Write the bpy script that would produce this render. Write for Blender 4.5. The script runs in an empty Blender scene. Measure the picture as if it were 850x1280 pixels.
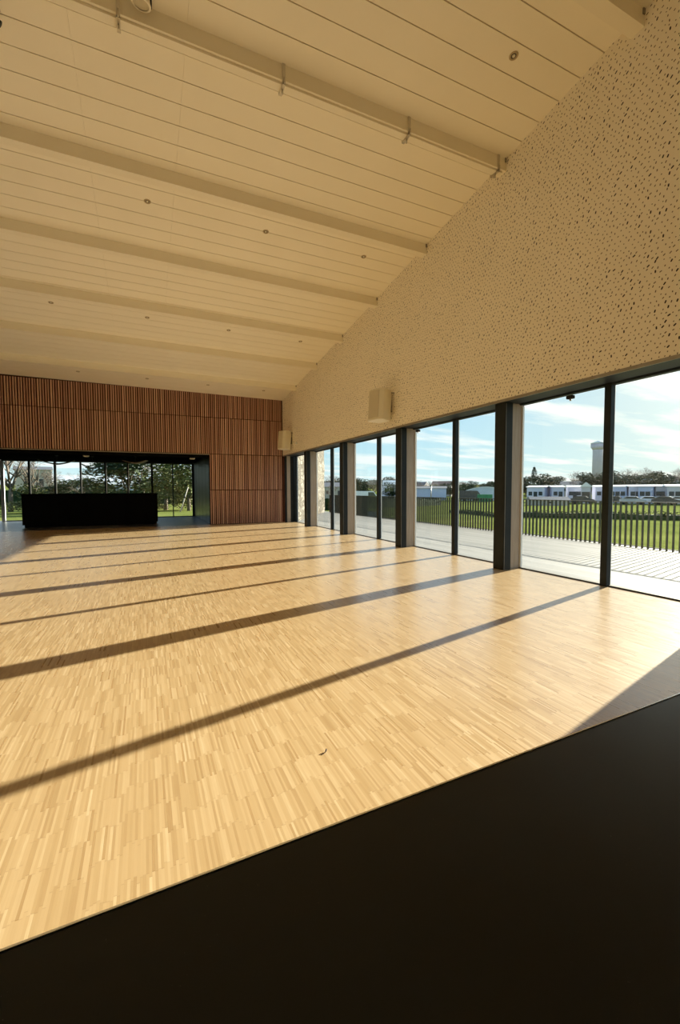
import bpy, bmesh, math, random
from mathutils import Vector, Matrix
random.seed(7)
C = bpy.context.scene.collection
SC = bpy.context.scene
PI = math.pi

# ------------------------------------------------------------------ node helpers
def new_mat(name):
    m = bpy.data.materials.new(name); m.use_nodes = True
    nt = m.node_tree; nt.nodes.clear()
    out = nt.nodes.new('ShaderNodeOutputMaterial')
    return m, nt, out

class G:
    """tiny expression builder over math nodes"""
    def __init__(s, nt): s.nt = nt
    def n(s, typ, **kw):
        nd = s.nt.nodes.new(typ)
        for k, v in kw.items(): setattr(nd, k, v)
        return nd
    def link(s, a, b): s.nt.links.new(a, b)
    def m(s, op, a, b=None, c=None, clamp=False):
        nd = s.n('ShaderNodeMath', operation=op); nd.use_clamp = clamp
        for i, v in enumerate((a, b, c)):
            if v is None: continue
            if isinstance(v, (int, float)): nd.inputs[i].default_value = v
            else: s.link(v, nd.inputs[i])
        return nd.outputs[0]
    def pos(s):
        g = s.n('ShaderNodeNewGeometry'); x = s.n('ShaderNodeSeparateXYZ'); s.link(g.outputs['Position'], x.inputs[0])
        return x.outputs[0], x.outputs[1], x.outputs[2], g.outputs['Position']
    def xyz(s, a, b, c=0.0):
        nd = s.n('ShaderNodeCombineXYZ')
        for i, v in enumerate((a, b, c)):
            if isinstance(v, (int, float)): nd.inputs[i].default_value = v
            else: s.link(v, nd.inputs[i])
        return nd.outputs[0]
    def white(s, vec):
        nd = s.n('ShaderNodeTexWhiteNoise', noise_dimensions='3D'); s.link(vec, nd.inputs['Vector'])
        return nd.outputs['Value'], nd.outputs['Color']
    def noise(s, vec, scale, detail=3, rough=.5):
        nd = s.n('ShaderNodeTexNoise'); s.link(vec, nd.inputs['Vector'])
        nd.inputs['Scale'].default_value = scale; nd.inputs['Detail'].default_value = detail; nd.inputs['Roughness'].default_value = rough
        return nd.outputs['Fac']
    def ramp(s, fac, stops, interp='LINEAR'):
        nd = s.n('ShaderNodeValToRGB'); cr = nd.color_ramp; cr.interpolation = interp
        while len(cr.elements) < len(stops): cr.elements.new(.5)
        for e, (p, c) in zip(cr.elements, stops):
            e.position = p; e.color = (*c, 1)
        s.link(fac, nd.inputs[0]); return nd.outputs[0]
    def mix(s, fac, a, b, mode='MIX'):
        nd = s.n('ShaderNodeMix', data_type='RGBA', blend_type=mode)
        for i, v in ((0, fac), (6, a), (7, b)):
            if isinstance(v, (int, float)): nd.inputs[i].default_value = v
            elif isinstance(v, tuple): nd.inputs[i].default_value = (*v, 1)
            else: s.link(v, nd.inputs[i])
        return nd.outputs[2]
    def bsdf(s, out, col, rough=.5, spec=.5, metal=0., bump=None, bstr=.1, bdist=.01):
        b = s.n('ShaderNodeBsdfPrincipled')
        if isinstance(col, tuple): b.inputs['Base Color'].default_value = (*col, 1)
        else: s.link(col, b.inputs['Base Color'])
        if isinstance(rough, (int, float)): b.inputs['Roughness'].default_value = rough
        else: s.link(rough, b.inputs['Roughness'])
        b.inputs['Specular IOR Level'].default_value = spec
        b.inputs['Metallic'].default_value = metal
        if bump is not None:
            bp = s.n('ShaderNodeBump'); bp.inputs['Strength'].default_value = bstr; bp.inputs['Distance'].default_value = bdist
            s.link(bump, bp.inputs['Height']); s.link(bp.outputs[0], b.inputs['Normal'])
        s.link(b.outputs[0], out.inputs[0]); return b

def soft_mat(name, c1, c2, scale=6, rough=.5, spec=.5, metal=0., stretch=(1, 1, 1), bstr=0.05):
    """a procedural surface whose colour wanders between two close tones"""
    m, nt, out = new_mat(name); g = G(nt)
    x, y, z, p = g.pos()
    v = g.xyz(g.m('MULTIPLY', x, stretch[0]), g.m('MULTIPLY', y, stretch[1]), g.m('MULTIPLY', z, stretch[2]))
    f = g.noise(v, scale, 4, .55)
    col = g.ramp(f, [(.3, c1), (.7, c2)])
    g.bsdf(out, col, rough, spec, metal, bump=f, bstr=bstr)
    return m

M = {}
M['ceiling'] = soft_mat('ceiling_boards', (.885, .835, .70), (.91, .86, .73), 1.5, .55, .35)
M['ceiling_back'] = soft_mat('ceiling_groove', (.25, .18, .09), (.30, .22, .12), 3, .8, .2)
M['beam'] = soft_mat('painted_beam', (.85, .80, .66), (.88, .83, .69), 2, .55, .35)
M['cream'] = soft_mat('cream_plaster', (.87, .85, .78), (.90, .88, .81), 2, .7, .3)
M['speaker'] = soft_mat('cream_enamel', (.72, .67, .52), (.76, .71, .55), 4, .5, .4)
M['speaker_grille'] = soft_mat('cream_cloth', (.58, .52, .38), (.63, .57, .42), 300, .8, .2)
M['dark_metal'] = soft_mat('dark_powder_coat', (.014, .019, .021), (.020, .025, .027), 8, .55, .22)
M['black'] = soft_mat('black_laminate', (.005, .005, .005), (.008, .008, .0075), 3, 1.0, .0)
M['black_gloss'] = soft_mat('black_gloss_panel', (.008, .010, .013), (.012, .015, .019), 3, .3, .3)
M['post_wood'] = soft_mat('pale_post_timber', (.36, .30, .23), (.45, .38, .30), 9, .6, .35, stretch=(4, 4, .35))
M['edge_metal'] = soft_mat('grey_metal_edge', (.28, .25, .20), (.33, .30, .25), 8, .4, .5, .5)
M['white_metal'] = soft_mat('white_metal', (.72, .74, .72), (.78, .8, .78), 8, .4, .5)
M['slat_gap'] = soft_mat('slat_backing', (.055, .022, .014), (.08, .032, .020), 5, .9, .1)
M['steel'] = soft_mat('brushed_steel', (.55, .52, .45), (.62, .58, .5), 20, .3, .5, .8)
M['brass'] = soft_mat('downlight_rim', (.42, .34, .2), (.5, .4, .25), 20, .35, .5, .4)
M['lens_dark'] = soft_mat('downlight_well', (.05, .04, .025), (.08, .06, .04), 20, .3, .5)
M['bulb'] = soft_mat('frosted_bulb', (.75, .72, .6), (.8, .77, .65), 20, .25, .5)
M['grey_floor'] = soft_mat('grey_lino', (.10, .105, .11), (.13, .135, .14), 4, .3, .5)
M['fence'] = soft_mat('fence_green_black', (.012, .016, .012), (.02, .024, .018), 8, .5, .4)
M['plug_brown'] = soft_mat('dark_brown_bark', (.03, .012, .006), (.05, .02, .01), 60, .7, .3)
M['sail'] = soft_mat('dark_shade', (.03, .035, .035), (.05, .055, .05), 9, .6, .3)
M['wood_shade'] = soft_mat('brown_veneer', (.20, .14, .09), (.28, .2, .13), 12, .5, .4)
M['reddish'] = soft_mat('rubber', (.02, .02, .02), (.03, .03, .03), 12, .7, .2)

# slatted wall timber: colour per slat
def slat_mat():
    m, nt, out = new_mat('red_cedar_slats'); g = G(nt)
    x, y, z, p = g.pos()
    cell = g.m('FLOOR', g.m('DIVIDE', x, .0705)); zc = g.m('FLOOR', g.m('DIVIDE', g.m('ADD', z, .05), 1.32))
    w, _ = g.white(g.xyz(cell, zc, 3.3))
    gr = g.noise(g.xyz(g.m('MULTIPLY', x, 40), g.m('MULTIPLY', y, 40), g.m('MULTIPLY', z, 2)), 1, 4, .6)
    f = g.m('ADD', g.m('MULTIPLY', w, .65), g.m('MULTIPLY', gr, .35))
    col = g.ramp(f, [(.12, (.36, .19, .135)), (.5, (.50, .29, .21)), (.88, (.66, .43, .31))])
    g.bsdf(out, col, .6, .35, bump=gr, bstr=.1)
    return m
M['slat'] = slat_mat()

# lamella parquet: thin oak strips running away from the camera, laid in short panels
def parquet_mat():
    m, nt, out = new_mat('oak_lamella_parquet'); g = G(nt)
    x, y, z, p = g.pos()
    sw, sl = .0092, .165
    xi = g.m('FLOOR', g.m('DIVIDE', x, sw))
    pi_ = g.m('FLOOR', g.m('DIVIDE', x, sw * 11))
    offp, _ = g.white(g.xyz(pi_, 7.1, 1.7))
    offs, _ = g.white(g.xyz(xi, 2.1, 9.7))
    yy = g.m('ADD', g.m('DIVIDE', y, sl), g.m('ADD', g.m('MULTIPLY', offp, .9), g.m('MULTIPLY', offs, .22)))
    yi = g.m('FLOOR', yy)
    w, _ = g.white(g.xyz(xi, yi, .5))
    pw, _ = g.white(g.xyz(pi_, yi, 4.4))
    grain = g.noise(g.xyz(g.m('MULTIPLY', x, 260), g.m('MULTIPLY', y, 14), w), 1, 3, .6)
    big = g.noise(p, .9, 2, .5)
    f = g.m('ADD', g.m('MULTIPLY', w, .68), g.m('ADD', g.m('MULTIPLY', pw, .07), g.m('MULTIPLY', grain, .24)))
    col = g.ramp(f, [(.1, (.335, .215, .098)), (.35, (.415, .287, .140)), (.6, (.46, .325, .168)), (.80, (.51, .375, .205)), (.95, (.64, .52, .33))])
    col = g.mix(g.m('MULTIPLY', big, .25), col, (.39, .265, .125), 'MIX')
    # end joints
    fr = g.m('FRACT', yy); j = g.m('LESS_THAN', fr, .02)
    col = g.mix(g.m('MULTIPLY', j, .28), col, (.20, .12, .05))
    # one faint bevel line between strips
    fx = g.m('FRACT', g.m('DIVIDE', x, sw)); jx = g.m('LESS_THAN', fx, .07)
    col = g.mix(g.m('MULTIPLY', jx, .12), col, (.25, .15, .06))
    rough = g.m('ADD', .27, g.m('MULTIPLY', w, .10))
    b = g.bsdf(out, col, rough, .5, bump=grain, bstr=.06, bdist=.0004)
    b.inputs['Coat Weight'].default_value = .55; b.inputs['Coat Roughness'].default_value = .27
    return m
M['parquet'] = parquet_mat()

# perforated acoustic lining on the window wall: short slots and dots in a scattered lattice
def perf_mat():
    m, nt, out = new_mat('perforated_acoustic_board'); g = G(nt)
    x, y, z, p = g.pos()
    cs = .055
    layers = None
    ra = math.radians(31)
    u = g.m('DIVIDE', g.m('ADD', g.m('MULTIPLY', y, math.cos(ra)), g.m('MULTIPLY', z, math.sin(ra))), cs)
    v0 = g.m('DIVIDE', g.m('SUBTRACT', g.m('MULTIPLY', z, math.cos(ra)), g.m('MULTIPLY', y, math.sin(ra))), cs)
    # odd columns shifted half a cell
    ui = g.m('FLOOR', u)
    v = g.m('ADD', v0, g.m('MULTIPLY', g.m('MODULO', g.m('ABSOLUTE', ui), 2), .5))
    vi = g.m('FLOOR', v)
    w, c = g.white(g.xyz(ui, vi, 1.3))
    sep = g.n('ShaderNodeSeparateColor'); g.link(c, sep.inputs[0])
    r1, r2, r3 = sep.outputs
    du = g.m('SUBTRACT', g.m('SUBTRACT', u, ui), g.m('ADD', .24, g.m('MULTIPLY', r1, .52)))
    dv = g.m('SUBTRACT', g.m('SUBTRACT', v, vi), g.m('ADD', .24, g.m('MULTIPLY', r2, .52)))
    ang = g.m('ADD', g.m('MULTIPLY', r3, 1.3), .95)
    ca, sa = g.m('COSINE', ang), g.m('SINE', ang)
    a = g.m('ADD', g.m('MULTIPLY', du, ca), g.m('MULTIPLY', dv, sa))
    b = g.m('SUBTRACT', g.m('MULTIPLY', dv, ca), g.m('MULTIPLY', du, sa))
    hl = g.m('MULTIPLY', w, .16)
    a2 = g.m('MAXIMUM', g.m('SUBTRACT', g.m('ABSOLUTE', a), hl), 0.)
    d = g.m('SQRT', g.m('ADD', g.m('MULTIPLY', a2, a2), g.m('MULTIPLY', b, b)))
    rad = g.m('ADD', .10, g.m('MULTIPLY', g.m('GREATER_THAN', r1, .88), .045))
    hole = g.m('LESS_THAN', d, rad)
    big = g.noise(p, 1.2, 2, .5)
    base = g.ramp(big, [(.3, (.86, .80, .66)), (.7, (.89, .83, .69))])
    dark = g.mix(g.m('GREATER_THAN', r1, .88), (.12, .07, .030), (.03, .015, .008))
    col = g.mix(hole, base, dark)
    g.bsdf(out, col, .6, .25)
    return m
M['perf'] = perf_mat()

def black_top_mat():
    m, nt, out = new_mat('worn_black_table_laminate'); g = G(nt)
    x, y, z, p = g.pos()
    base = g.noise(p, 5, 4, .6)
    col = g.ramp(base, [(.3, (.0022, .0042, .0048)), (.7, (.004, .007, .008))])
    # dust specks and faint scratches
    sp = g.noise(g.xyz(g.m('MULTIPLY', x, 1.6), y, z), 190, 2, .7)
    patch = g.noise(p, 7, 2, .5)
    s = g.m('MULTIPLY', g.m('GREATER_THAN', sp, .735), g.m('GREATER_THAN', patch, .56))
    col = g.mix(g.m('MULTIPLY', s, .55), col, (.09, .09, .08))
    rough = g.m('ADD', .24, g.m('MULTIPLY', base, .20))
    g.bsdf(out, col, rough, .21, bump=base, bstr=.03)
    return m
M['table_top'] = black_top_mat()
M['table_glint'] = soft_mat('bright_edge_glint', (.72, .74, .74), (.78, .80, .80), 8, .22, .5, 1.0)  # bright metal standing in for light caught on the bevel

def deck_mat():
    m, nt, out = new_mat('weathered_deck_boards'); g = G(nt)
    x, y, z, p = g.pos()
    bw = .14
    xi = g.m('FLOOR', g.m('DIVIDE', x, bw)); fx = g.m('FRACT', g.m('DIVIDE', x, bw))
    o, _ = g.white(g.xyz(xi, 5.5, 0.))
    yi = g.m('FLOOR', g.m('ADD', g.m('DIVIDE', y, 2.4), o))
    w, _ = g.white(g.xyz(xi, yi, 2.))
    gr = g.noise(g.xyz(g.m('MULTIPLY', x, 60), g.m('MULTIPLY', y, 3), 0.), 1, 4, .6)
    f = g.m('ADD', g.m('MULTIPLY', w, .5), g.m('MULTIPLY', gr, .5))
    col = g.ramp(f, [(.2, (.17, .17, .16)), (.8, (.245, .245, .23))])
    gap = g.m('LESS_THAN', fx, .07)
    col = g.mix(g.m('MULTIPLY', gap, .85), col, (.13, .11, .08))
    g.bsdf(out, col, .6, .3, bump=gr, bstr=.1)
    return m
M['deck'] = deck_mat()

def grass_mat():
    m, nt, out = new_mat('mown_grass'); g = G(nt)
    x, y, z, p = g.pos()
    a = g.noise(p, .35, 4, .6); b = g.noise(p, 9, 4, .7)
    f = g.m('ADD', g.m('MULTIPLY', a, .5), g.m('MULTIPLY', b, .5))
    col = g.ramp(f, [(.3, (.075, .095, .022)), (.5, (.145, .17, .045)), (.7, (.215, .235, .078))])
    g.bsdf(out, col, 1.0, .0, bump=b, bstr=.2, bdist=.02)
    return m
M['grass'] = grass_mat()

def stone_mat():
    m, nt, out = new_mat('rubble_stone'); g = G(nt)
    x, y, z, p = g.pos()
    h = g.m('ADD', g.m('MULTIPLY', x, .5), g.m('MULTIPLY', y, .866))
    row = g.m('FLOOR', g.m('DIVIDE', z, .17))
    v = g.n('ShaderNodeTexVoronoi', feature='DISTANCE_TO_EDGE'); v.inputs['Scale'].default_value = 1
    vec = g.xyz(g.m('MULTIPLY', h, 2.6), g.m('MULTIPLY', z, 6.0), 0.)
    g.link(vec, v.inputs['Vector'])
    v2 = g.n('ShaderNodeTexVoronoi', feature='F1'); v2.inputs['Scale'].default_value = 1; g.link(vec, v2.inputs['Vector'])
    sep = g.n('ShaderNodeSeparateColor'); g.link(v2.outputs['Color'], sep.inputs[0])
    col = g.ramp(sep.outputs[0], [(.1, (.10, .088, .066)), (.5, (.16, .145, .11)), (.9, (.24, .22, .175))])
    j = g.m('LESS_THAN', v.outputs['Distance'], .07)
    col = g.mix(j, col, (.07, .055, .035))
    g.bsdf(out, col, .85, .2, bump=v.outputs['Distance'], bstr=.6, bdist=.03)
    return m
M['stone'] = stone_mat()

def glass_mat():
    m, nt, out = new_mat('clear_window_glass'); g = G(nt)
    x, y, z, p = g.pos()
    t = g.n('ShaderNodeBsdfTransparent'); t.inputs[0].default_value = (.955, .97, .96, 1)
    gl = g.n('ShaderNodeBsdfGlossy'); gl.inputs['Roughness'].default_value = .01
    lw = g.n('ShaderNodeLayerWeight'); lw.inputs['Blend'].default_value = .5
    fr = g.m('ADD', .03, g.m('MULTIPLY', g.m('POWER', lw.outputs['Facing'], 5.0), .30))
    mx = g.n('ShaderNodeMixShader'); g.link(fr, mx.inputs[0]); g.link(t.outputs[0], mx.inputs[1]); g.link(gl.outputs[0], mx.inputs[2])
    g.link(mx.outputs[0], out.inputs[0]); return m
M['glass'] = glass_mat()

M['bark'] = soft_mat('bark', (.10, .085, .065), (.17, .145, .11), 14, .9, .1)
M['leaf_dark'] = soft_mat('dark_evergreen_leaf', (.018, .035, .014), (.045, .07, .025), 1.4, .7, .2)
M['leaf_mid'] = soft_mat('mid_green_leaf', (.06, .085, .025), (.13, .15, .045), 1.1, .7, .2)
M['leaf_olive'] = soft_mat('olive_leaf', (.10, .11, .035), (.20, .19, .07), 1.2, .7, .2)
M['twig'] = soft_mat('winter_twig', (.13, .105, .085), (.20, .165, .13), 3, .9, .1)
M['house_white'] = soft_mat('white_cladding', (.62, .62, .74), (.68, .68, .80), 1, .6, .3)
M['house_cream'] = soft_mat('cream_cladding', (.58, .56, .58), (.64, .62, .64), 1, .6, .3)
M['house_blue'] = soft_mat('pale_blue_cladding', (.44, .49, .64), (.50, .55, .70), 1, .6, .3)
M['roof_light'] = soft_mat('pale_roof', (.78, .78, .74), (.84, .84, .80), 2, .5, .3)
M['roof_dark'] = soft_mat('slate_roof', (.10, .105, .115), (.15, .155, .165), 2, .6, .3)
M['roof_tile'] = soft_mat('brown_tile_roof', (.20, .13, .10), (.28, .19, .15), 3, .8, .2)
M['window_dark'] = soft_mat('dark_window', (.02, .03, .035), (.04, .05, .06), 3, .15, .5)
M['leaf_haze'] = soft_mat('hazy_winter_leaf', (.085, .088, .062), (.15, .145, .10), .8, .8, .1)  # leaf colour lightened and greyed to paint in distance haze
M['leaf_haze_green'] = soft_mat('hazy_green_leaf', (.06, .075, .045), (.10, .12, .065), .8, .8, .1)  # greener leaf, distance haze also mixed into its colour
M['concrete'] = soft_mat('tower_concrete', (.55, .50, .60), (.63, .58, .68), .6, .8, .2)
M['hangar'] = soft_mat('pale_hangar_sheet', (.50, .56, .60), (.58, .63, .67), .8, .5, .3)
M['green_paint'] = soft_mat('green_container', (.05, .20, .09), (.07, .26, .12), 2, .5, .3)
M['car_dark'] = soft_mat('dark_car_paint', (.03, .035, .045), (.05, .055, .065), 4, .25, .5)
M['car_white'] = soft_mat('white_car_paint', (.72, .74, .76), (.78, .8, .82), 4, .25, .5)
M['car_grey'] = soft_mat('silver_car_paint', (.38, .40, .42), (.45, .47, .49), 4, .25, .5)
M['hedge'] = soft_mat('dark_hedge', (.015, .03, .012), (.035, .055, .02), 2, .9, .1)
M['tan_wall'] = soft_mat('rendered_wall', (.42, .38, .32), (.5, .46, .4), 1, .8, .2)

# ------------------------------------------------------------------ mesh helpers
def box(bm, x0, x1, y0, y1, z0, z1, mi=0, mtx=None, bev=0.0):
    vs = [bm.verts.new(Vector((x, y, z)) if mtx is None else mtx @ Vector((x, y, z)))
          for x in (x0, x1) for y in (y0, y1) for z in (z0, z1)]
    fs = [(0, 1, 3, 2), (4, 6, 7, 5), (0, 4, 5, 1), (2, 3, 7, 6), (0, 2, 6, 4), (1, 5, 7, 3)]
    out = []
    for f in fs:
        fa = bm.faces.new([vs[i] for i in f]); fa.material_index = mi; out.append(fa)
    if bev > 0:
        ed = list({e for f in out for e in f.edges})
        bmesh.ops.bevel(bm, geom=ed, offset=bev, segments=2, affect='EDGES', profile=.5)
    return out

def lathe(bm, prof, segs=20, mtx=None, mi=0, cap=True):
    rings = []
    for r, z in prof:
        ring = []
        for k in range(segs):
            a = 2 * PI * k / segs
            v = Vector((r * math.cos(a), r * math.sin(a), z))
            ring.append(bm.verts.new(mtx @ v if mtx is not None else v))
        rings.append(ring)
    for a, b in zip(rings, rings[1:]):
        for k in range(segs):
            f = bm.faces.new((a[k], a[(k + 1) % segs], b[(k + 1) % segs], b[k])); f.material_index = mi; f.smooth = True
    if cap:
        f = bm.faces.new(list(reversed(rings[0]))); f.material_index = mi
        f = bm.faces.new(rings[-1]); f.material_index = mi

def tube(bm, p0, p1, r0, r1=None, segs=8, mi=0):
    p0, p1 = Vector(p0), Vector(p1); d = p1 - p0
    if d.length < 1e-6: return
    r1 = r0 if r1 is None else r1
    q = d.to_track_quat('Z', 'Y').to_matrix().to_4x4()
    lathe(bm, [(r0, 0), (r1, d.length)], segs, Matrix.Translation(p0) @ q, mi)

def prism(bm, pts, depth_axis, d0, d1, mi=0, mtx=None):
    """extrude a closed 2-D outline; depth_axis 'x','y','z'"""
    def mk(a, b, d):
        v = {'x': (d, a, b), 'y': (a, d, b), 'z': (a, b, d)}[depth_axis]
        v = Vector(v); return bm.verts.new(mtx @ v if mtx is not None else v)
    A = [mk(a, b, d0) for a, b in pts]; B = [mk(a, b, d1) for a, b in pts]
    n = len(pts)
    for i in range(n):
        f = bm.faces.new((A[i], A[(i + 1) % n], B[(i + 1) % n], B[i])); f.material_index = mi
    f = bm.faces.new(list(reversed(A))); f.material_index = mi
    f = bm.faces.new(B); f.material_index = mi

def obj(name, bm, mats, parent=None, recalc=True):
    if recalc: bmesh.ops.recalc_face_normals(bm, faces=bm.faces[:])
    me = bpy.data.meshes.new(name); bm.to_mesh(me); bm.free()
    for k in ([mats] if isinstance(mats, str) else mats): me.materials.append(M[k])
    o = bpy.data.objects.new(name, me); C.objects.link(o)
    if parent is not None: o.parent = parent
    return o

def BM(): return bmesh.new()
def bx(*a, **k):
    bm = BM(); box(bm, *a, **k); return bm

def tag(o, label=None, cat=None, group=None, kind=None):
    if label: o['label'] = label
    if cat: o['category'] = cat
    if group: o['group'] = group
    if kind: o['kind'] = kind
    return o
def struct(name, bm, mats, parent=None):
    o = obj(name, bm, mats, parent)
    if parent is None: o['kind'] = 'structure'
    return o
def thing(name, label, cat, loc=(0, 0, 0), rz=0, group=None, kind=None):
    o = bpy.data.objects.new(name, None); C.objects.link(o)
    o.empty_display_size = .2
    o.location = loc; o.rotation_euler = (0, 0, rz)
    tag(o, label, cat, group, kind); return o
def dup(root, loc, rz=0, label=None, group=None, scale=None):
    r = root.copy(); C.objects.link(r); r.location = loc; r.rotation_euler = (0, 0, rz)
    if scale: r.scale = scale if isinstance(scale, tuple) else (scale,) * 3
    if label: r['label'] = label
    if group: r['group'] = group
    for ch in list(root.children):
        c = ch.copy(); C.objects.link(c); c.parent = r
        for g2 in ch.children:
            d = g2.copy(); C.objects.link(d); d.parent = c
    return r

# ------------------------------------------------------------------ dimensions
WX = 4.95            # inner face of the window wall
GX = 5.40            # glass line
BY = 16.53           # slatted back wall
LZ = 2.58            # head of the openings
XL, YF = -6.6, -3.4  # unseen left and front walls
TX = .012
def zc(y, x=4.95): return 4.735 + .1185 * (BY - y) + TX * (4.95 - x)   # falls to the back wall, rises a little to the left
PY = [2.07, 5.07, 8.04, 11.06, 14.07]          # near faces of the window posts

# ------------------------------------------------------------------ room shell
struct('floor', bx(XL, GX + .06, YF, BY, -.12, 0), 'parquet')
struct('trim_1', bx(GX + .0, GX + .10, 2.07, BY, -.10, .012), 'edge_metal')
# ceiling boards with open grooves
bm = BM()
xs = [XL - .05, -5.13, -2.87, -.61, .52, WX + .02]
y0 = .26 - .3 * 15
k = 0
while y0 < BY:
    ya, yb = max(y0, YF - .1) + .006, min(y0 + .3, BY + .02) - .006
    if yb > ya + .01:
        for a, b in zip(xs, xs[1:]):
            v = [bm.verts.new((x, y, zc(y, x) + dz)) for x in (a + .0008, b - .0008) for y in (ya, yb) for dz in (0, .03)]
            for f in [(0, 1, 3, 2), (4, 6, 7, 5), (0, 4, 5, 1), (2, 3, 7, 6), (0, 2, 6, 4), (1, 5, 7, 3)]:
                bm.faces.new([v[i] for i in f])
    y0 += .3
# backing slab above the boards
v = [bm.verts.new((x, y, zc(y, x) + dz)) for x in (XL - .2, WX + .5) for y in (YF - .3, BY + .3) for dz in (.022, .25)]
for f in [(0, 1, 3, 2), (4, 6, 7, 5), (0, 4, 5, 1), (2, 3, 7, 6), (0, 2, 6, 4), (1, 5, 7, 3)]:
    fa = bm.faces.new([v[i] for i in f]); fa.material_index = 1
ceil = struct('ceiling', bm, ['ceiling', 'ceiling_back'])

# window wall: perforated lining over the openings and a plain solid end
bm = BM()
def wallband(ya, yb, zbot, mi=0, x0=WX, x1=GX + .12):
    prism(bm, [(ya, zbot), (yb, zbot), (yb, zc(yb) + .02), (ya, zc(ya) + .02)], 'x', x0, x1, mi)
wallband(2.07, BY + .2, LZ + .02)
wallband(YF - .2, 2.07, -.1)
struct('wall_right', bm, ['perf'])
struct('trim_2', bx(WX - .004, WX + .012, 2.07, BY, LZ - .012, LZ + .028), 'edge_metal')
struct('trim_3', bx(WX + .012, GX - .05, 2.07, BY, LZ, LZ + .02), 'dark_metal')
# left and front walls (outside the picture)
bm = BM(); prism(bm, [(YF - .2, -.1), (BY + .2, -.1), (BY + .2, zc(BY + .2) + .17), (YF - .2, zc(YF - .2) + .17)], 'x', XL - .2, XL)
struct('wall_left', bm, 'cream')
struct('wall_front', bx(XL, WX + .5, YF - .2, YF, -.1, zc(YF) + .17), 'cream')

# back wall: backing with the opening, then slatted panels as parts
OX0, OX1 = -4.75, 2.17
bm = BM()
box(bm, XL, OX0, BY + .05, BY + .22, -.1, 5.0)
box(bm, OX1, WX + .1, BY + .05, BY + .22, -.1, 5.0)
box(bm, OX0, OX1, BY + .05, BY + .22, LZ + .0, 5.0)
wb = struct('wall_back', bm, 'slat_gap')
seams = [0.0, 1.272, 2.59, 3.92, 4.80]
PT = .0705
cols = [XL, OX0, -33 * PT, OX1, WX]
for ci, (xa, xb) in enumerate(zip(cols, cols[1:])):
    for si, (za, zb) in enumerate(zip(seams, seams[1:])):
        if OX0 - .01 <= xa and xb <= OX1 + .01 and zb <= 2.6: continue
        bm = BM()
        box(bm, xa, xb, BY + .035, BY + .05, za + .006, zb - .004, 1)
        x = math.ceil((xa - .001) / PT) * PT
        while x + .036 < xb:
            wdt = .036 + .006 * math.sin(x * 37.1)
            box(bm, x, x + wdt, BY, BY + .036, za + .012, zb - .010, 0)
            x += PT
        obj('slat_panel', bm, ['slat', 'slat_gap'], wb)
struct('trim_4', bx(OX0, OX1, BY - .004, BY + .06, LZ - .02, LZ + .006), 'edge_metal')

# dark lobby behind the opening
LY = 22.3
struct('floor_lobby', bx(OX0 - 1.2, OX1 + .06, BY, LY + .12, -.12, -.001), 'grey_floor')
struct('ceiling_lobby', bx(OX0 - 1.2, OX1 + .2, BY + .05, LY + .3, LZ + .0, LZ + .16), 'black')
bm = BM()
box(bm, OX1 + .02, OX1 + .2, BY + .05, LY + .2, -.1, LZ)
for i in range(5):
    ya = BY + .12 + i * 1.13
    box(bm, OX1, OX1 + .02, ya, ya + 1.10, .02, LZ - .02, bev=.004)
struct('wall_lobby_right', bm, 'black_gloss')
struct('wall_lobby_left', bx(OX0 - 1.35, OX0 - 1.2, BY + .05, LY + .2, -.1, LZ), 'black')
# a deep black header just inside the opening
struct('trim_5', bx(OX0, OX1, BY + .08, BY + .42, LZ - .13, LZ), 'black')

# ------------------------------------------------------------------ windows along the right wall
ends = PY + [BY]
for i in range(5):
    ya = PY[i] + .18; yb = PY[i + 1] + .05 if i < 4 else BY - .02
    ym = PY[i] + 1.62 if i < 4 else 16.28
    w = bpy.data.objects.new('window_%d' % (i + 1), None); C.objects.link(w); w['kind'] = 'structure'
    w.location = (GX, ya, 0)
    def P(name, bm, mats):
        bmesh.ops.translate(bm, verts=bm.verts[:], vec=(-GX, -ya, 0))
        return obj(name, bm, mats, w)
    bm = BM()
    box(bm, GX - .04, GX + .07, ya, yb, LZ - .01, LZ + .03)
    box(bm, GX - .03, GX + .05, ya, yb, LZ - .022, LZ - .01)
    P('header_frame', bm, 'dark_metal')
    P('mullion', bx(GX - .045, GX + .04, ym - .045, ym + .045, 0, LZ, bev=.006), 'dark_metal')
    P('mullion_edge', bx(GX + .04, GX + .062, ym - .03, ym + .03, 0, LZ), 'white_metal')
    bm = BM(); box(bm, GX + .015, GX + .05, ya, ya + .022, .01, LZ - .04)
    box(bm, GX + .015, GX + .05, yb - .022, yb, .01, LZ - .04)
    P('jamb_frame', bm, 'white_metal')
    P('sill_rail', bx(GX + .0, GX + .05, ya, yb, 0, .016), 'edge_metal')
    P('glass_pane', bx(GX + .02, GX + .028, ya + .02, ym - .045, .012, LZ - .04), 'glass')
    if i < 4: P('glass_pane', bx(GX + .02, GX + .028, ym + .045, yb - .02, .012, LZ - .04), 'glass')
    else: P('end_panel', bx(GX + .0, GX + .03, ym + .045, yb - .02, .012, LZ - .04), 'dark_metal')

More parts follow.
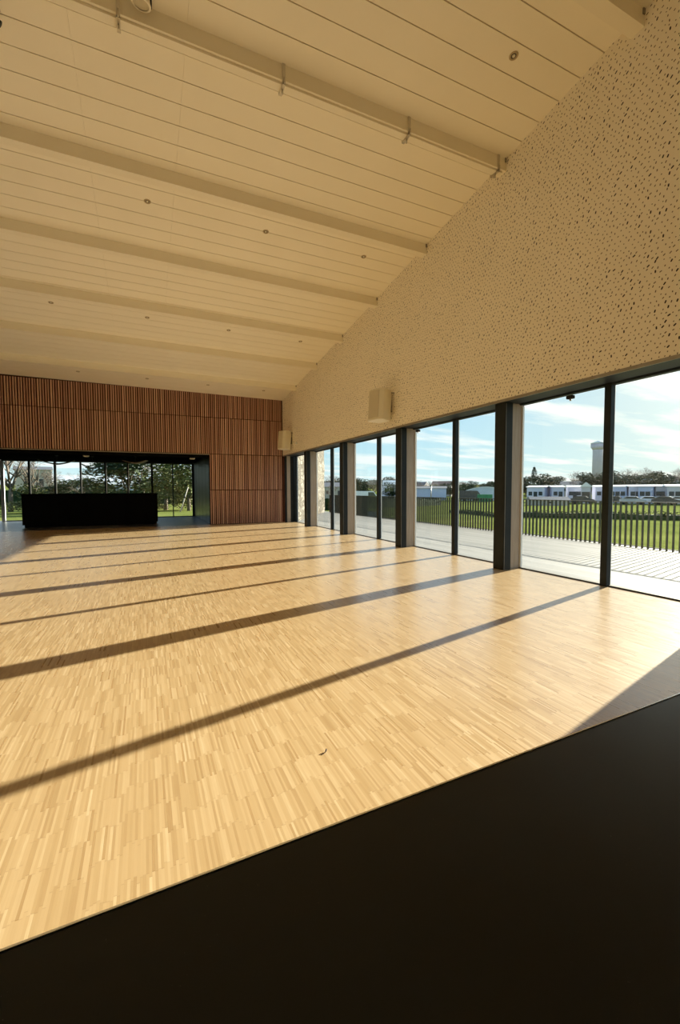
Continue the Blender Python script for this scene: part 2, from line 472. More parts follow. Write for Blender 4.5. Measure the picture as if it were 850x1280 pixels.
# posts between the windows: dark steel facing with a pale timber body behind
plab = ['pale post with dark metal face just right of the picture, nearest the camera',
        'thick dark faced post, largest in view, between the two nearest big windows',
        'dark faced post with pale timber side, second largest, under the nearer wall speaker',
        'dark faced post with pale timber side, third from the camera along the glazing',
        'thin looking dark faced post farthest from camera, nearest the slatted wall']
for i, y in enumerate(PY):
    if i == 0:      # outside the picture, only its shadow is seen
        t = bpy.data.objects.new('trim_6', None); C.objects.link(t); t.location = (5.03, y, 0); t['kind'] = 'structure'
    else: t = thing('pillar', plab[i], 'pillar', (5.03, y, 0))
    obj('metal_face', bx(0, .15, 0, .22, 0, LZ + .0, bev=.006), 'dark_metal', t)
    obj('timber_body', bx(.15, .44, .05, .20, 0, LZ + .0, bev=.004), 'post_wood', t)
    obj('edge_strip', bx(.012, .017, -.003, 0, 0, LZ - .02), 'edge_metal', t)
t = thing('pillar', 'narrow pale end post in the corner against the slatted wall', 'pillar', (5.0, BY - .14, 0))
obj('metal_face', bx(0, .06, .0, .13, 0, LZ), 'dark_metal', t)
obj('timber_body', bx(.06, .20, .0, .12, 0, LZ), 'post_wood', t)
obj('metal_return', bx(.20, .345, .02, .12, 0, LZ), 'dark_metal', t)

# small dark stops under the window head
for y, l in ((4.23, 'small black stop under window head, right of the thickest post'),
             (7.9, 'small black stop under window head, beside the second largest post')):
    t = thing('window_stop', l, 'window hardware', (GX - .03, y, LZ - .045))
    obj('block', bx(-.03, .03, -.05, .05, -.045, 0, bev=.008), 'reddish', t)
    tb = BM(); tube(tb, (0, 0, -.07), (0, 0, -.045), .014, segs=10); obj('pin', tb, 'steel', t)

# ------------------------------------------------------------------ ceiling beams
BYS = [3.12, 5.05, 7.02, 8.93, 10.83, 12.77, 14.80]
blab = ['white painted ceiling beam at the very top right corner of the picture',
        'white ceiling beam with clamped strap brackets and a spotlight, second from the camera',
        'plain white ceiling beam, third from the camera, below the bracketed one',
        'plain white ceiling beam, fourth from the camera',
        'plain white ceiling beam, fifth from the camera, third from the slatted wall',
        'plain white ceiling beam, second from the slatted wall',
        'plain white ceiling beam closest to the slatted wall']
for i, y in enumerate(BYS):
    t = thing('ceiling_beam', blab[i], 'beam', (0, y, zc(y)))
    bm = BM()
    d = -.18
    prism(bm, [(0, 0), (0, d), (.14, d), (.14, -.0166)], 'x', XL, WX, 0)
    shear = lambda b_: [setattr(v_.co, 'z', v_.co.z + TX * (4.95 - v_.co.x)) for v_ in b_.verts]
    shear(bm); obj('timber', bm, 'beam', t)
    # thin lip along the lower edge
    bm = bx(XL, WX - .02, -.012, .012, d - .006, d + .012); shear(bm); obj('lower_lip', bm, 'beam', t)
    obj('end_shoe', bx(WX - .03, WX, -.012, .14, -.06, -.0), 'edge_metal', t)
    if i == 1:
        bm = bx(XL, WX - .06, .02, .12, d - .03, d); shear(bm); obj('lighting_rail', bm, 'beam', t)
        for x in (-1.85, -.15, 1.55, 3.25, 4.78):
            bm = BM()
            box(bm, x, x + .035, -.016, -.004, d - .045, -.0)
            box(bm, x, x + .035, -.016, .14, d - .05, d - .034)
            box(bm, x, x + .035, .13, .146, d - .05, d + .06)
            tube(bm, (x + .018, -.03, d - .05), (x + .018, -.03, d + .02), .008)
            tube(bm, (x + .018, .06, d - .10), (x + .018, .06, d - .045), .012)
            shear(bm); obj('strap_bracket', bm, 'steel', t)

# spotlight clipped to the second beam
def spotlight(x, y, z, label, tilt, rz):
    t = thing('track_spotlight', label, 'spotlight', (x, y, z), rz)
    R = Matrix.Rotation(tilt, 4, 'X')
    bm = BM(); lathe(bm, [(.03, .06), (.055, .055), (.075, .03), (.08, 0.0), (.085, -.02), (.08, -.03)], 24, R); obj('housing', bm, 'speaker', t)
    bm = BM(); lathe(bm, [(.0845, -.018), (.092, -.03), (.092, -.04), (.074, -.04)], 24, R, cap=False); obj('bezel', bm, 'beam', t)
    bm = BM(); lathe(bm, [(.001, -.034), (.04, -.033), (.078, -.031)], 24, R, cap=False); obj('lens', bm, 'speaker_grille', t)
    bm = BM()
    box(bm, -.10, -.088, -.012, .012, -.02, .088); box(bm, .088, .10, -.012, .012, -.02, .088); box(bm, -.10, .10, -.012, .012, .076, .088)
    obj('yoke', bm, 'dark_metal', t)
spotlight(.08, 4.93, zc(4.93, .08) - .085, 'round pale spotlight hanging against second ceiling beam at top of picture', .2, .4)
# black clamp lamp at the far left
t = thing('clamp_lamp', 'small black lamp arm hanging from the ceiling at the left picture edge', 'lamp', (-1.26, 5.62, zc(5.62, -1.26)))
bm = BM(); tube(bm, (0, 0, -.10), (0, 0, 0), .012); tube(bm, (0, 0, 0), (0, 0, -.012), .04, segs=16); obj('stem', bm, 'dark_metal', t)
bm = BM(); tube(bm, (-.10, 0, -.06), (.035, .03, -.12), .026, .030, 14); obj('lamp_head', bm, 'dark_metal', t)
bm = BM(); tube(bm, (-.02, .0, -.30), (-.02, .0, -.10), .012, .012, 8); tube(bm, (-.02, .0, -.32), (-.02, .0, -.28), .02, .016, 10); obj('hook', bm, 'lens_dark', t)

# recessed downlights
first = None
slope = math.atan(.1185)
dl_rows = [(3.98, 'row nearest the camera'), (7.75, 'second row from the camera'), (11.55, 'third row from the camera'), (15.65, 'row closest to the slatted wall')]
cname = {-1.8: 'far left', .14: 'centre left', 2.05: 'centre right', 3.99: 'rightmost'}
for y, rn in dl_rows:
    for x in (-1.8, .14, 2.05, 3.99):
        if y < 5 and x < 3: continue
        if y < 8 and x < 0: continue
        lab = 'round recessed ceiling downlight, %s, %s' % (rn, cname[x])
        if y < 5: lab = 'recessed ceiling downlight nearest the camera, at the top right of the picture'
        if first is None:
            t = thing('recessed_downlight', lab, 'downlight', (x, y, zc(y, x)), 0)
            t.rotation_euler = (-slope, 0, 0)
            bm = BM(); lathe(bm, [(.030, .0), (.034, -.007), (.048, -.008), (.052, -.001)], 24, cap=False); obj('rim', bm, 'brass', t)
            bm = BM(); lathe(bm, [(.0305, -.0035), (.022, -.0015), (.001, -.001)], 24, cap=False); obj('well', bm, 'lens_dark', t)
            bm = BM(); lathe(bm, [(.018, -.001), (.017, -.009), (.010, -.013), (.001, -.014)], 16, cap=False); obj('bulb', bm, 'bulb', t)
            first = t
        else:
            t = dup(first, (x, y, zc(y, x)), 0, lab); t.rotation_euler = (-slope, 0, 0)
        t['group'] = 'recessed ceiling downlights'

# ------------------------------------------------------------------ wall speakers
def speaker(y, z, label, rz):
    t = thing('wall_speaker', label, 'loudspeaker', (WX, y, z))
    R = Matrix.Translation((-.25, 0, 0)) @ Matrix.Rotation(rz, 4, 'Z') @ Matrix.Rotation(math.radians(4), 4, 'Y')
    bm = BM()
    pts = [(-.18, -.17), (-.12, -.25), (.16, -.18), (.16, .18), (-.12, .25), (-.18, .17)]
    prism(bm, pts, 'z', -.33, .33, 0, R); 
    bmesh.ops.bevel(bm, geom=bm.edges[:], offset=.008, segments=2, affect='EDGES'); obj('cabinet', bm, 'speaker', t)
    bm = BM()
    arc = [(-.185 - .02 * math.cos(a), .165 * math.sin(a) ) for a in [(-PI / 2) + PI * k / 8 for k in range(9)]]
    prism(bm, [(-.172, -.165)] + arc[1:-1] + [(-.172, .165)], 'z', -.29, .29, 0, R); obj('grille', bm, 'speaker_grille', t)
    bm = BM()
    box(bm, -.02, 0, -.06, .06, -.12, .12)
    tube(bm, (-.18, 0, .03), (-.01, 0, .03), .018, segs=10)
    obj('wall_bracket', bm, 'dark_metal', t)
    bm = BM(); tube(bm, (-.0, -.16, .27), (-.20, -.10, .27), .010, segs=8); obj('tilt_arm', bm, 'dark_metal', t)
speaker(8.36, 3.07, 'cream box loudspeaker bracketed to the perforated wall, the nearer and larger one', math.radians(13))
speaker(15.45, 3.07, 'cream box loudspeaker bracketed near the corner by the slatted wall, the smaller one', math.radians(13))
t = thing('wall_sensor', 'tiny white round sensor on wall right of the far speaker', 'sensor', (WX, 14.81, 2.92))
bm = BM(); lathe(bm, [(.04, 0), (.04, .02), (.03, .045), (.012, .055)], 18, Matrix.Rotation(-PI / 2, 4, 'Y')); obj('housing', bm, 'white_metal', t)
bm = BM(); lathe(bm, [(.012, .054), (.010, .062), (.003, .066)], 12, Matrix.Rotation(-PI / 2, 4, 'Y')); obj('sensor_eye', bm, 'lens_dark', t)

# ------------------------------------------------------------------ bar counter in the lobby
t = thing('bar_counter', 'long black bar counter standing in the dark opening of the back wall', 'counter', (-1.72, 17.85, 0), math.radians(-1.2))
L = 2.13
bm = BM(); 
for i in range(4): box(bm, -L + i * (2 * L / 4) + .002, -L + (i + 1) * (2 * L / 4) - .002, 0, .02, .09, 1.12, bev=.003)
obj('front_panel', bm, 'black', t)
obj('body', bx(-L, L, .02, .70, .09, 1.12), 'black', t)
obj('countertop', bx(-L - .02, L + .02, -.03, .74, 1.12, 1.165, bev=.006), 'black', t)
obj('plinth', bx(-L + .05, L - .04, .06, .66, 0, .09), 'black', t)

# ------------------------------------------------------------------ lobby glazing
w = bpy.data.objects.new('window_6', None); C.objects.link(w); w['kind'] = 'structure'; w.location = (0, LY, 0)
mx = [-5.42, -4.49, -3.56, -2.60, -1.63, -.72, .30, 1.21, 2.13]
wid = [.05, .06, .07, .05, .06, .05, .09, .045, .09]
for i, (x, ww) in enumerate(zip(mx, wid)):
    if i == 0: obj('door_jamb', bx(x - .06, x + .06, -.05, .05, 0, 2.55), 'white_metal', w)
    else: obj('mullion', bx(x - ww / 2, x + ww / 2, -.04, .06, 0, 2.55), 'dark_metal', w)
    if i > 0 and i < 6: obj('mullion_edge', bx(x + ww / 2, x + ww / 2 + .02, .02, .05, 0, 2.55), 'steel', w)
obj('header_frame', bx(mx[0], mx[-1], -.05, .07, 2.52, 2.60), 'dark_metal', w)
obj('sill_rail', bx(mx[0], mx[-1], -.03, .06, 0, .03), 'dark_metal', w)
for a, b in zip(mx, mx[1:]):
    obj('glass_pane', bx(a + .03, b - .03, 0, .008, .03, 2.52), 'glass', w)

# gull-wing pendants over the bar
def pendant(x, y, z, span, label, mat, bend, rz):
    t = thing('gull_wing_pendant', label, 'pendant lamp', (x, y, z), rz)
    n = 16; top = []; bot = []
    for k in range(n + 1):
        s = -1 + 2 * k / n
        h = bend * (abs(s) ** 1.5); th = .016 + .03 * (1 - abs(s))
        top.append((s * span / 2, h + th)); bot.append((s * span / 2, h))
    bm = BM(); prism(bm, bot + top[::-1], 'y', -.16, .16); obj('shade', bm, mat, t)
    bm = BM(); tube(bm, (0, 0, .03), (0, 0, LZ - z), .006, segs=6); obj('suspension_rod', bm, 'dark_metal', t)
    bm = BM(); lathe(bm, [(.05, LZ - z - .03), (.05, LZ - z)], 14); obj('ceiling_rose', bm, 'dark_metal', t)
pendant(-2.96, 19.0, 2.23, 1.15, 'dark gull-wing pendant over left half of the bar, the widest of three', 'sail', .16, .1)
pendant(-1.81, 19.0, 2.09, .72, 'dark crescent pendant seen against the sky above the middle of the bar', 'sail', .17, .2)
pendant(-.32, 18.4, 2.28, .85, 'brown veneer gull-wing pendant above the right end of the bar', 'wood_shade', .12, -.3)
for x, l in ((-1.78, 'small pale rectangular light under the opening head, above the bar'), (1.60, 'small pale rectangular light under the opening head, right above the doorway')):
    t = thing('emergency_light', l, 'light', (x, 16.85, LZ - .13))
    obj('case', bx(-.09, .09, -.035, .035, -.04, 0, bev=.006), 'steel', t)
    obj('diffuser', bx(-.075, .075, -.028, .028, -.052, -.04, bev=.004), 'bulb', t)

# ------------------------------------------------------------------ black table close to the camera
t = thing('black_table', 'large matt black table top filling the bottom right foreground', 'table', (0.5, .20, 0), math.radians(2.1))
obj('table_top', bx(-1.6, 1.7, -.55, .385, .72, .75, bev=.004), 'table_top', t)
obj('glint_strip', bx(-1.6, 1.7, .3838, .3868, .722, .7512), 'table_glint', t)  # strip added to draw the glint along the table's bevelled edge
obj('apron', bx(-1.5, 1.6, -.45, .27, .64, .72), 'black', t)
for sx in (-1.5, 1.55):
    for sy in (-.46, .22):
        bm = BM(); tube(bm, (sx, sy, .02), (sx, sy, .66), .03, segs=14); lg = obj('leg', bm, 'dark_metal', t)
        bm = BM(); tube(bm, (sx, sy, 0), (sx, sy, .02), .034, segs=14); obj('foot_cap', bm, 'reddish', lg)

# dry curled leaf stem on the parquet
bm = BM()
pts = [(-.035, -.004, .003), (-.02, .0, .005), (-.005, .005, .008), (.008, .012, .012), (.016, .022, .016)]
for a, b, r in zip(pts, pts[1:], (.0012, .0018, .003, .005)): tube(bm, a, b, r, r * 1.25, 8)
lathe(bm, [(.001, -.008), (.006, -.003), (.006, .004), (.001, .010)], 10, Matrix.Translation((.018, .024, .016)))
o = obj('dry_twig', bm, 'plug_brown'); o.location = (.75, 1.86, -.001); o.scale = (.62, .62, .62)
tag(o, 'tiny dark curled twig lying alone on the sunlit parquet', 'debris')

# ------------------------------------------------------------------ terrace, lawn, fence
FX = 9.60
struct('terrace', bx(GX + .06, FX + .25, -8, 26, -.5, -.012), 'deck')
def gz(x, y):
    r = math.hypot(x, y)
    dx = max(0, min(1, (r - 14) / 60)); s = dx * dx * (3 - 2 * dx)
    if x > 8 or (x > 5.5 and y > 24):
        base = -.16 - .82 * s
    else:
        base = -.14
        if y > 20: base = -.12 - .25 * max(0, min(1, (y - 24) / 30))
    if r > 105: base += min(7.0, (r - 105) * .022)
    return base
bm = BM()
NA, NR = 90, 46
rs = [2 + 13.0 * k / 10 for k in range(10)] + [15 * (1.125 ** k) for k in range(NR - 10)]
grid = []
for r in rs:
    grid.append([bm.verts.new((r * math.sin(a), r * math.cos(a), 0)) for a in [math.radians(-60 + 180 * j / (NA - 1)) for j in range(NA)]])
for row in grid:
    for v in row:
        v.co.z = gz(v.co.x, v.co.y) - (.25 if (v.co.x < 9.7 and v.co.y < 22.9) else 0)
for a, b in zip(grid, grid[1:]):
    for j in range(NA - 1): bm.faces.new((a[j], b[j], b[j + 1], a[j + 1])).smooth = True
struct('lawn', bm, 'grass')
struct('terrace_lobby', bx(OX0 - 2, 5.3, LY + .12, LY + 1.0, -.3, -.03), 'deck')

t = thing('terrace_fence', 'dark metal picket fence along the outer edge of the terrace', 'fence', (FX, 0, -.012))
YA, YB = 2.2, 23.0
ys = []
y = YA
while y < YB: ys.append(y); y += .119
vis = [q for q in ys if q > 4.3][:100]
rest = [q for q in ys if q not in vis]
obj('top_rail', bx(-.03, .03, YA - .05, YB, .975, .990), 'fence', t)
obj('bottom_rail', bx(-.015, .015, YA - .05, YB, .03, .045), 'fence', t)
pk = None
for q in vis:
    if pk is None:
        bm = BM(); box(bm, -.028, .028, -.008, .008, 0, .978); pk = obj('picket', bm, 'fence', t); pk.location = (0, q, 0)
    else:
        c = pk.copy(); C.objects.link(c); c.parent = t; c.location = (0, q, 0)
bm = BM()
for q in rest: box(bm, -.028, .028, q - .008, q + .008, 0, .978)
o = obj('picket_row', bm, 'fence', t); o['kind'] = 'stuff'

# rubble wall outside, seen past the farthest posts
a = Vector((5.70, 16.98, 0)); b = Vector((9.45, 23.35, 0)); d = (b - a); ang = math.atan2(d.y, d.x)
t = thing('stone_wall', 'tall rubble stone wall standing outside past the farthest post', 'wall', (a.x, a.y, -.1), ang)
bm = BM(); box(bm, 0, d.length, 0, .45, 0, 5.4)
bmesh.ops.subdivide_edges(bm, edges=bm.edges[:], cuts=14, use_grid_fill=True)
for v in bm.verts:
    if 0 < v.co.z < 5.39: v.co.y += random.uniform(-.02, .02); v.co.x += random.uniform(-.015, .015)
obj('masonry', bm, 'stone', t)
obj('coping', bx(-.04, d.length + .04, -.05, .5, 5.4, 5.48, bev=.01), 'tan_wall', t)
struct('wall_outer', bx(GX + .10, 5.64, 16.75, 16.95, -.1, 5.2), 'dark_metal')

# ------------------------------------------------------------------ vegetation prototypes
def branch(bm, p, d, ln, r, lv, spread=.5, mi=0, tips=None, segs=5):
    q = p + d * ln
    tube(bm, p, q, r, r * .62, segs, mi)
    if lv == 0:
        if tips is not None: tips.append(q)
        return
    n = 3 if lv > 1 else 4
    for k in range(n):
        nd = (d + Vector((random.gauss(0, spread), random.gauss(0, spread), random.gauss(.08, spread * .6)))).normalized()
        branch(bm, p + d * ln * random.uniform(.65, 1), nd, ln * random.uniform(.6, .82), r * .55, lv - 1, spread, mi, tips, max(3, segs - 1))

def leaves(bm, centre, rad, n, size):
    for _ in range(n):
        u = Vector((random.gauss(0, 1), random.gauss(0, 1), random.gauss(0, 1))).normalized() * (random.random() ** .4)
        c = centre + Vector((u.x * rad[0], u.y * rad[1], u.z * rad[2]))
        e = Matrix.Rotation(random.uniform(0, 6.3), 3, 'Z') @ Matrix.Rotation(random.uniform(-1.2, 1.2), 3, 'X')
        s = size * random.uniform(.6, 1.3)
        vs = [bm.verts.new(c + e @ Vector(q)) for q in ((-s * .5, 0, 0), (0, -s * .3, s * .1), (s * .6, 0, 0), (0, s * .3, s * .1))]
        bm.faces.new(vs)

def bare_tree(name, label, h, seed, group, spread=.42):
    random.seed(seed)
    t = thing(name, label, 'tree', group=group)
    bm = BM(); branch(bm, Vector((0, 0, -.3)), Vector((.03, .02, 1)).normalized(), h * .34, h * .026, 2, spread, segs=7); obj('trunk', bm, 'bark', t, False)
    bm = BM()
    for k in range(7):
        d = Vector((random.gauss(0, .55), random.gauss(0, .55), 1)).normalized()
        branch(bm, Vector((0, 0, h * random.uniform(.22, .45))), d, h * .24, h * .010, 4, .45, segs=4)
    obj('bare_branches', bm, 'twig', t, False)
    return t
def leafy_tree(name, label, h, w, seed, mat, group, trunk=.3, n=2600, leaf=.28, blobs=11):
    random.seed(seed)
    t = thing(name, label, 'tree', group=group)
    bm = BM(); branch(bm, Vector((0, 0, -.3)), Vector((.05, .0, 1)).normalized(), h * (trunk + .12), h * .03, 2, .4, segs=7); obj('trunk', bm, 'bark', t, False)
    bm = BM()
    for k in range(blobs):
        a = random.uniform(0, 6.3); rr = w * .5 * random.uniform(.1, .75)
        z = h * (trunk + (1 - trunk) * random.uniform(.15, .82))
        leaves(bm, Vector((rr * math.cos(a), rr * math.sin(a), z)), (w * .26, w * .26, h * (1 - trunk) * .17), n // blobs, leaf)
    obj('foliage', bm, mat, t, False)
    return t
def conifer(name, label, h, w, seed, group):
    random.seed(seed)
    t = thing(name, label, 'tree', group=group)
    bm = BM(); tube(bm, (0, 0, -.3), (0, 0, h), h * .02, h * .003, 7); obj('trunk', bm, 'bark', t)
    bm = BM()
    for k in range(16):
        z = h * (.08 + .9 * k / 16); r = w * .5 * (1 - k / 16.5)
        for j in range(9):
            a = random.uniform(0, 6.3)
            leaves(bm, Vector((r * .55 * math.cos(a), r * .55 * math.sin(a), z)), (r * .42 + .05, r * .42 + .05, h * .035), 16, h * .03)
    obj('foliage', bm, 'leaf_dark', t, False)
    return t
def put(o, az, dist, **k):
    a = math.radians(az); x, y = dist * math.sin(a), dist * math.cos(a)
    o.location = (x, y, gz(x, y)); return o
def putdup(src, az, dist, label, group=None, sc=1, rz=None):
    a = math.radians(az); x, y = dist * math.sin(a), dist * math.cos(a)
    return dup(src, (x, y, gz(x, y)), random.uniform(0, 6.3) if rz is None else rz, label, group, sc)

GB = 'garden trees behind the lobby windows'
d1 = leafy_tree('evergreen_tree', 'broad dark evergreen tree right of centre behind the bar, trunk showing', 5.4, 7.5, 11, 'leaf_dark', GB, .22, 4200, .30)
put(d1, -2.0, 40)
t2 = putdup(d1, -8.2, 52, 'dark evergreen tree seen above the left half of the bar', GB, (.7, .7, .55))
t2 = putdup(d1, -5.4, 46, 'low dark evergreen just left of the bar middle, behind glass', GB, (.7, .7, .55))
t3 = leafy_tree('olive_tree', 'loose olive green tree in the window right of the bar', 6.2, 4.6, 21, 'leaf_mid', GB, .12, 3400, .24)
put(t3, 2.2, 36)
t4 = putdup(t3, 4.9, 33, 'olive green bushy tree at the right edge of the lobby glazing', GB, (.8, .8, 1.05))
t5 = leafy_tree('garden_bush', 'yellowish shrub at the foot of the right hand lobby window', 2.2, 4.2, 31, 'leaf_olive', GB, .02, 1800, .2, 8)
put(t5, 3.9, 34)
putdup(t5, .7, 33, 'low yellowish shrub just right of the bar end, behind glass', GB, .6)
putdup(t5, -10.9, 36, 'low dark shrub seen left of bar, behind glass', GB, (.8, .8, .9)).children[1].data = d1.children[1].data.copy()
b1 = bare_tree('bare_tree', 'leafless tree with wide branches at the far left window', 7.0, 41, GB)
put(b1, -13.1, 40)
putdup(b1, -11.4, 50, 'leafless tree behind the left end of the bar', GB, .78)
putdup(b1, -9.6, 63, 'leafless tree standing farther back over the bar, left', GB, .62)
putdup(b1, -6.6, 50, 'leafless tree rising over the middle of the bar', GB, .5)
putdup(b1, -.2, 52, 'leafless tree between evergreen and olive green tree', GB, 1.0)
bm = BM(); tube(bm, (0, 0, 0), (.55, .1, 1.7), .045, .03, 8)
t = thing('leaning_stake', 'pale slanting stake propping a tree, right lobby window', 'stake', (2.1, 31.0, -.2)); obj('pole', bm, 'tan_wall', t)
bm = BM(); tube(bm, (.30, .055, .95), (.34, .06, 1.07), .05, .05, 8); obj('strap', bm, 'reddish', t)
# hedge line closing the garden
t = thing('garden_hedge', 'dark hedge closing the garden beyond the lobby glazing', 'hedge', (0, 0, 0))
def hedge_mesh(p0, p1, wd, h, n, leaf):
    bm = BM(); p0, p1 = Vector(p0), Vector(p1); d = (p1 - p0); L_ = d.length; d.normalize(); nn = Vector((-d.y, d.x, 0))
    seg = max(3, int(L_ / 1.2)); prev = None
    for k in range(seg + 1):
        c = p0 + d * (L_ * k / seg); hh = h * random.uniform(.82, 1.0); ww = wd * random.uniform(.38, .46)
        z = gz(c.x, c.y)
        ring = [bm.verts.new(c + nn * (ww * u) + Vector((0, 0, z - .1 + hh * v))) for u, v in ((-1, 0), (-1.02, .6), (-.6, .95), (.6, .95), (1.02, .6), (1, 0))]
        if prev:
            for j in range(5): bm.faces.new((prev[j], ring[j], ring[j + 1], prev[j + 1]))
        else: bm.faces.new(ring)
        prev = ring
    bm.faces.new(prev)
    for k in range(n):
        s = random.random(); c = p0 + d * (L_ * s)
        leaves(bm, c + Vector((0, 0, gz(c.x, c.y) + h * .5)), (wd * .5, wd * .5, h * .5), 8, leaf)
    return bm
random.seed(5)
obj('foliage', hedge_mesh((-22, 66, 0), (10, 58, 0), 2.0, 2.1, 500, .3), 'hedge', t, False)
# pale building far behind the garden
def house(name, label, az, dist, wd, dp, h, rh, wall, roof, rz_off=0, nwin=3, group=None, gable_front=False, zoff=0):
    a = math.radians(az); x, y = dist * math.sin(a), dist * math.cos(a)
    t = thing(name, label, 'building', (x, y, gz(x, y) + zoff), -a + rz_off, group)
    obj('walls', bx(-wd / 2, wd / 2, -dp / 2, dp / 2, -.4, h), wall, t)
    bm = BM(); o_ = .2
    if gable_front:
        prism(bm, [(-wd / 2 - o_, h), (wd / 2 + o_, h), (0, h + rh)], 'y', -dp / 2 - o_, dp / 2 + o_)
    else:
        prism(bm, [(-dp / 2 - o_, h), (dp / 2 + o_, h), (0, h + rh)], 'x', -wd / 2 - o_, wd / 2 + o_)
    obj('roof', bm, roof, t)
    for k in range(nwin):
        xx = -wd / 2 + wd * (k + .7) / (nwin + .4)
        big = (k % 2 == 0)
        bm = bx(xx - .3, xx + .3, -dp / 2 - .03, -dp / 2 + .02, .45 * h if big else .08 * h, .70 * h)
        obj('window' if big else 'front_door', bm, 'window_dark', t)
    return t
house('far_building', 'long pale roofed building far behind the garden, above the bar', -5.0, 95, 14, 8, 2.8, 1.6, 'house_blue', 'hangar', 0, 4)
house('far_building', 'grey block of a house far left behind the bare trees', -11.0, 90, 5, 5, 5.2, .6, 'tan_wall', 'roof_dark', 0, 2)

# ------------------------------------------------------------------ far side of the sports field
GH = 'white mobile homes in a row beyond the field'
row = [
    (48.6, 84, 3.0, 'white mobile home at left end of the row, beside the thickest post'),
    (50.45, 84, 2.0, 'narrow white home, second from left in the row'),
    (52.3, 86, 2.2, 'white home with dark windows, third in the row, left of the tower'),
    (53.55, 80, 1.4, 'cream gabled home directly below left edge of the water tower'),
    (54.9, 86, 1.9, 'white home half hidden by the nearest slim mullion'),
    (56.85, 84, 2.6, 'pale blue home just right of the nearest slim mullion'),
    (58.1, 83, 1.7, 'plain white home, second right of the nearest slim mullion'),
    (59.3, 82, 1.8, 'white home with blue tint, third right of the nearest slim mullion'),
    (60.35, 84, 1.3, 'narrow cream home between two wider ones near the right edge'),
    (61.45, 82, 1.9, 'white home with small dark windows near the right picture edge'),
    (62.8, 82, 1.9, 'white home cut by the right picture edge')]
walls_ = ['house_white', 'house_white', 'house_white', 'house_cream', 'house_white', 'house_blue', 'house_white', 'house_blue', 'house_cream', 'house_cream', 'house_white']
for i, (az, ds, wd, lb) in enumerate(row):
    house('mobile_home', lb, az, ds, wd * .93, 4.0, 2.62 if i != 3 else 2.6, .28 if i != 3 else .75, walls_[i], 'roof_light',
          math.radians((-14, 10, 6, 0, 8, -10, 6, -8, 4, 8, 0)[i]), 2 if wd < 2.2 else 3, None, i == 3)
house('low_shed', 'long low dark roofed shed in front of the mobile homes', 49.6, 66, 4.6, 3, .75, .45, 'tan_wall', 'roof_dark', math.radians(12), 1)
house('warehouse', 'long pale blue warehouse with dark roof edge seen past the second post', 34.9, 98, 9.6, 7, 2.55, .45, 'house_blue', 'roof_dark', 0, 0)
# arched hangar
a = math.radians(42.6); hx, hy = 96 * math.sin(a), 96 * math.cos(a)
t = thing('arched_hangar', 'pale blue hangar with curved roof left of the thickest post', 'building', (hx, hy, gz(hx, hy)), -a)
arc = [(-4.9 + 9.8 * k / 14, 1.55 + 1.15 * math.sin(PI * k / 14)) for k in range(15)]
bm = BM(); prism(bm, [(-4.9, -.4)] + arc + [(4.9, -.4)], 'y', -3.4, 3.4); obj('shell', bm, 'hangar', t)
arc2 = [(x * 1.03, z + .12) for x, z in arc]
bm = BM(); prism(bm, [(x, z - .02) for x, z in arc] + arc2[::-1], 'y', -3.5, 3.5); obj('roof_sheet', bm, 'roof_light', t)
obj('dark_doorway', bx(-2.3, -.9, -3.43, -3.38, -.2, .7), 'window_dark', t)
def putxy(az, dist):
    a = math.radians(az); x, y = dist * math.sin(a), dist * math.cos(a); return x, y, gz(x, y), -a
x, y, z, rz = putxy(42.5, 84)
t = thing('green_container', 'green shipping container in front of the curved hangar', 'container', (x, y, z), rz)
obj('body', bx(-1.3, 1.3, -.9, .9, -.05, 1.35, bev=.02), 'green_paint', t)
bm = BM()
for k in range(12): box(bm, -1.25 + k * .21, -1.18 + k * .21, -.93, -.9, .05, 1.25)
obj('ribs', bm, 'green_paint', t)

def car(label, az, dist, mat, van=False, rz_off=0.0):
    x, y, z, rz = putxy(az, dist)
    t = thing('parked_van' if van else 'parked_car', label, 'van' if van else 'car', (x, y, z + .02), rz + rz_off)
    if not van: t.scale = (.8, .8, .85)
    if van: prof = [(-2.3, .3), (2.3, .3), (2.3, .9), (1.7, 1.15), (1.1, 2.0), (-2.25, 2.05)]
    else: prof = [(-2.0, .3), (2.05, .3), (2.05, .75), (1.25, .88), (.6, 1.35), (-.9, 1.38), (-1.6, .95), (-2.0, .9)]
    bm = BM(); prism(bm, prof, 'y', -.82, .82); bmesh.ops.bevel(bm, geom=bm.edges[:], offset=.06, segments=2, affect='EDGES'); obj('body', bm, mat, t)
    g2 = [(1.08, .98), (.56, 1.29), (-.85, 1.31), (-1.35, .98)] if not van else [(1.5, 1.2), (1.05, 1.85), (.2, 1.85), (.2, 1.2)]
    bm = BM(); prism(bm, g2, 'y', -.835, .835); obj('windows', bm, 'window_dark', t)
    for wx_ in (-1.25, 1.3):
        for sy in (-.80, .66):
            bm = BM(); lathe(bm, [(.31, 0), (.33, .03), (.33, .13), (.31, .16)], 16, Matrix.Translation((wx_, sy + .15, .31)) @ Matrix.Rotation(PI / 2, 4, 'X')); obj('wheel', bm, 'reddish', t)
car('dark car parked before the pale blue home, right of the slim mullion', 56.4, 76, 'car_dark')
car('silver car parked in the middle of the right hand window row', 58.0, 75, 'car_grey')
car('white car parked beyond the field, third from the right', 59.6, 76, 'car_white')
car('dark parked car, second from the right picture edge', 60.9, 75, 'car_dark')
car('white car parked nearest the right picture edge', 62.2, 76, 'car_white')
car('dark parked car below the gabled cream home', 53.2, 75, 'car_dark')
car('white van parked by dark trees, seen left of the third mullion', 27.5, 70, 'car_white', True, .2)
car('dark vehicle standing before the curved hangar', 40.9, 88, 'car_dark', True)

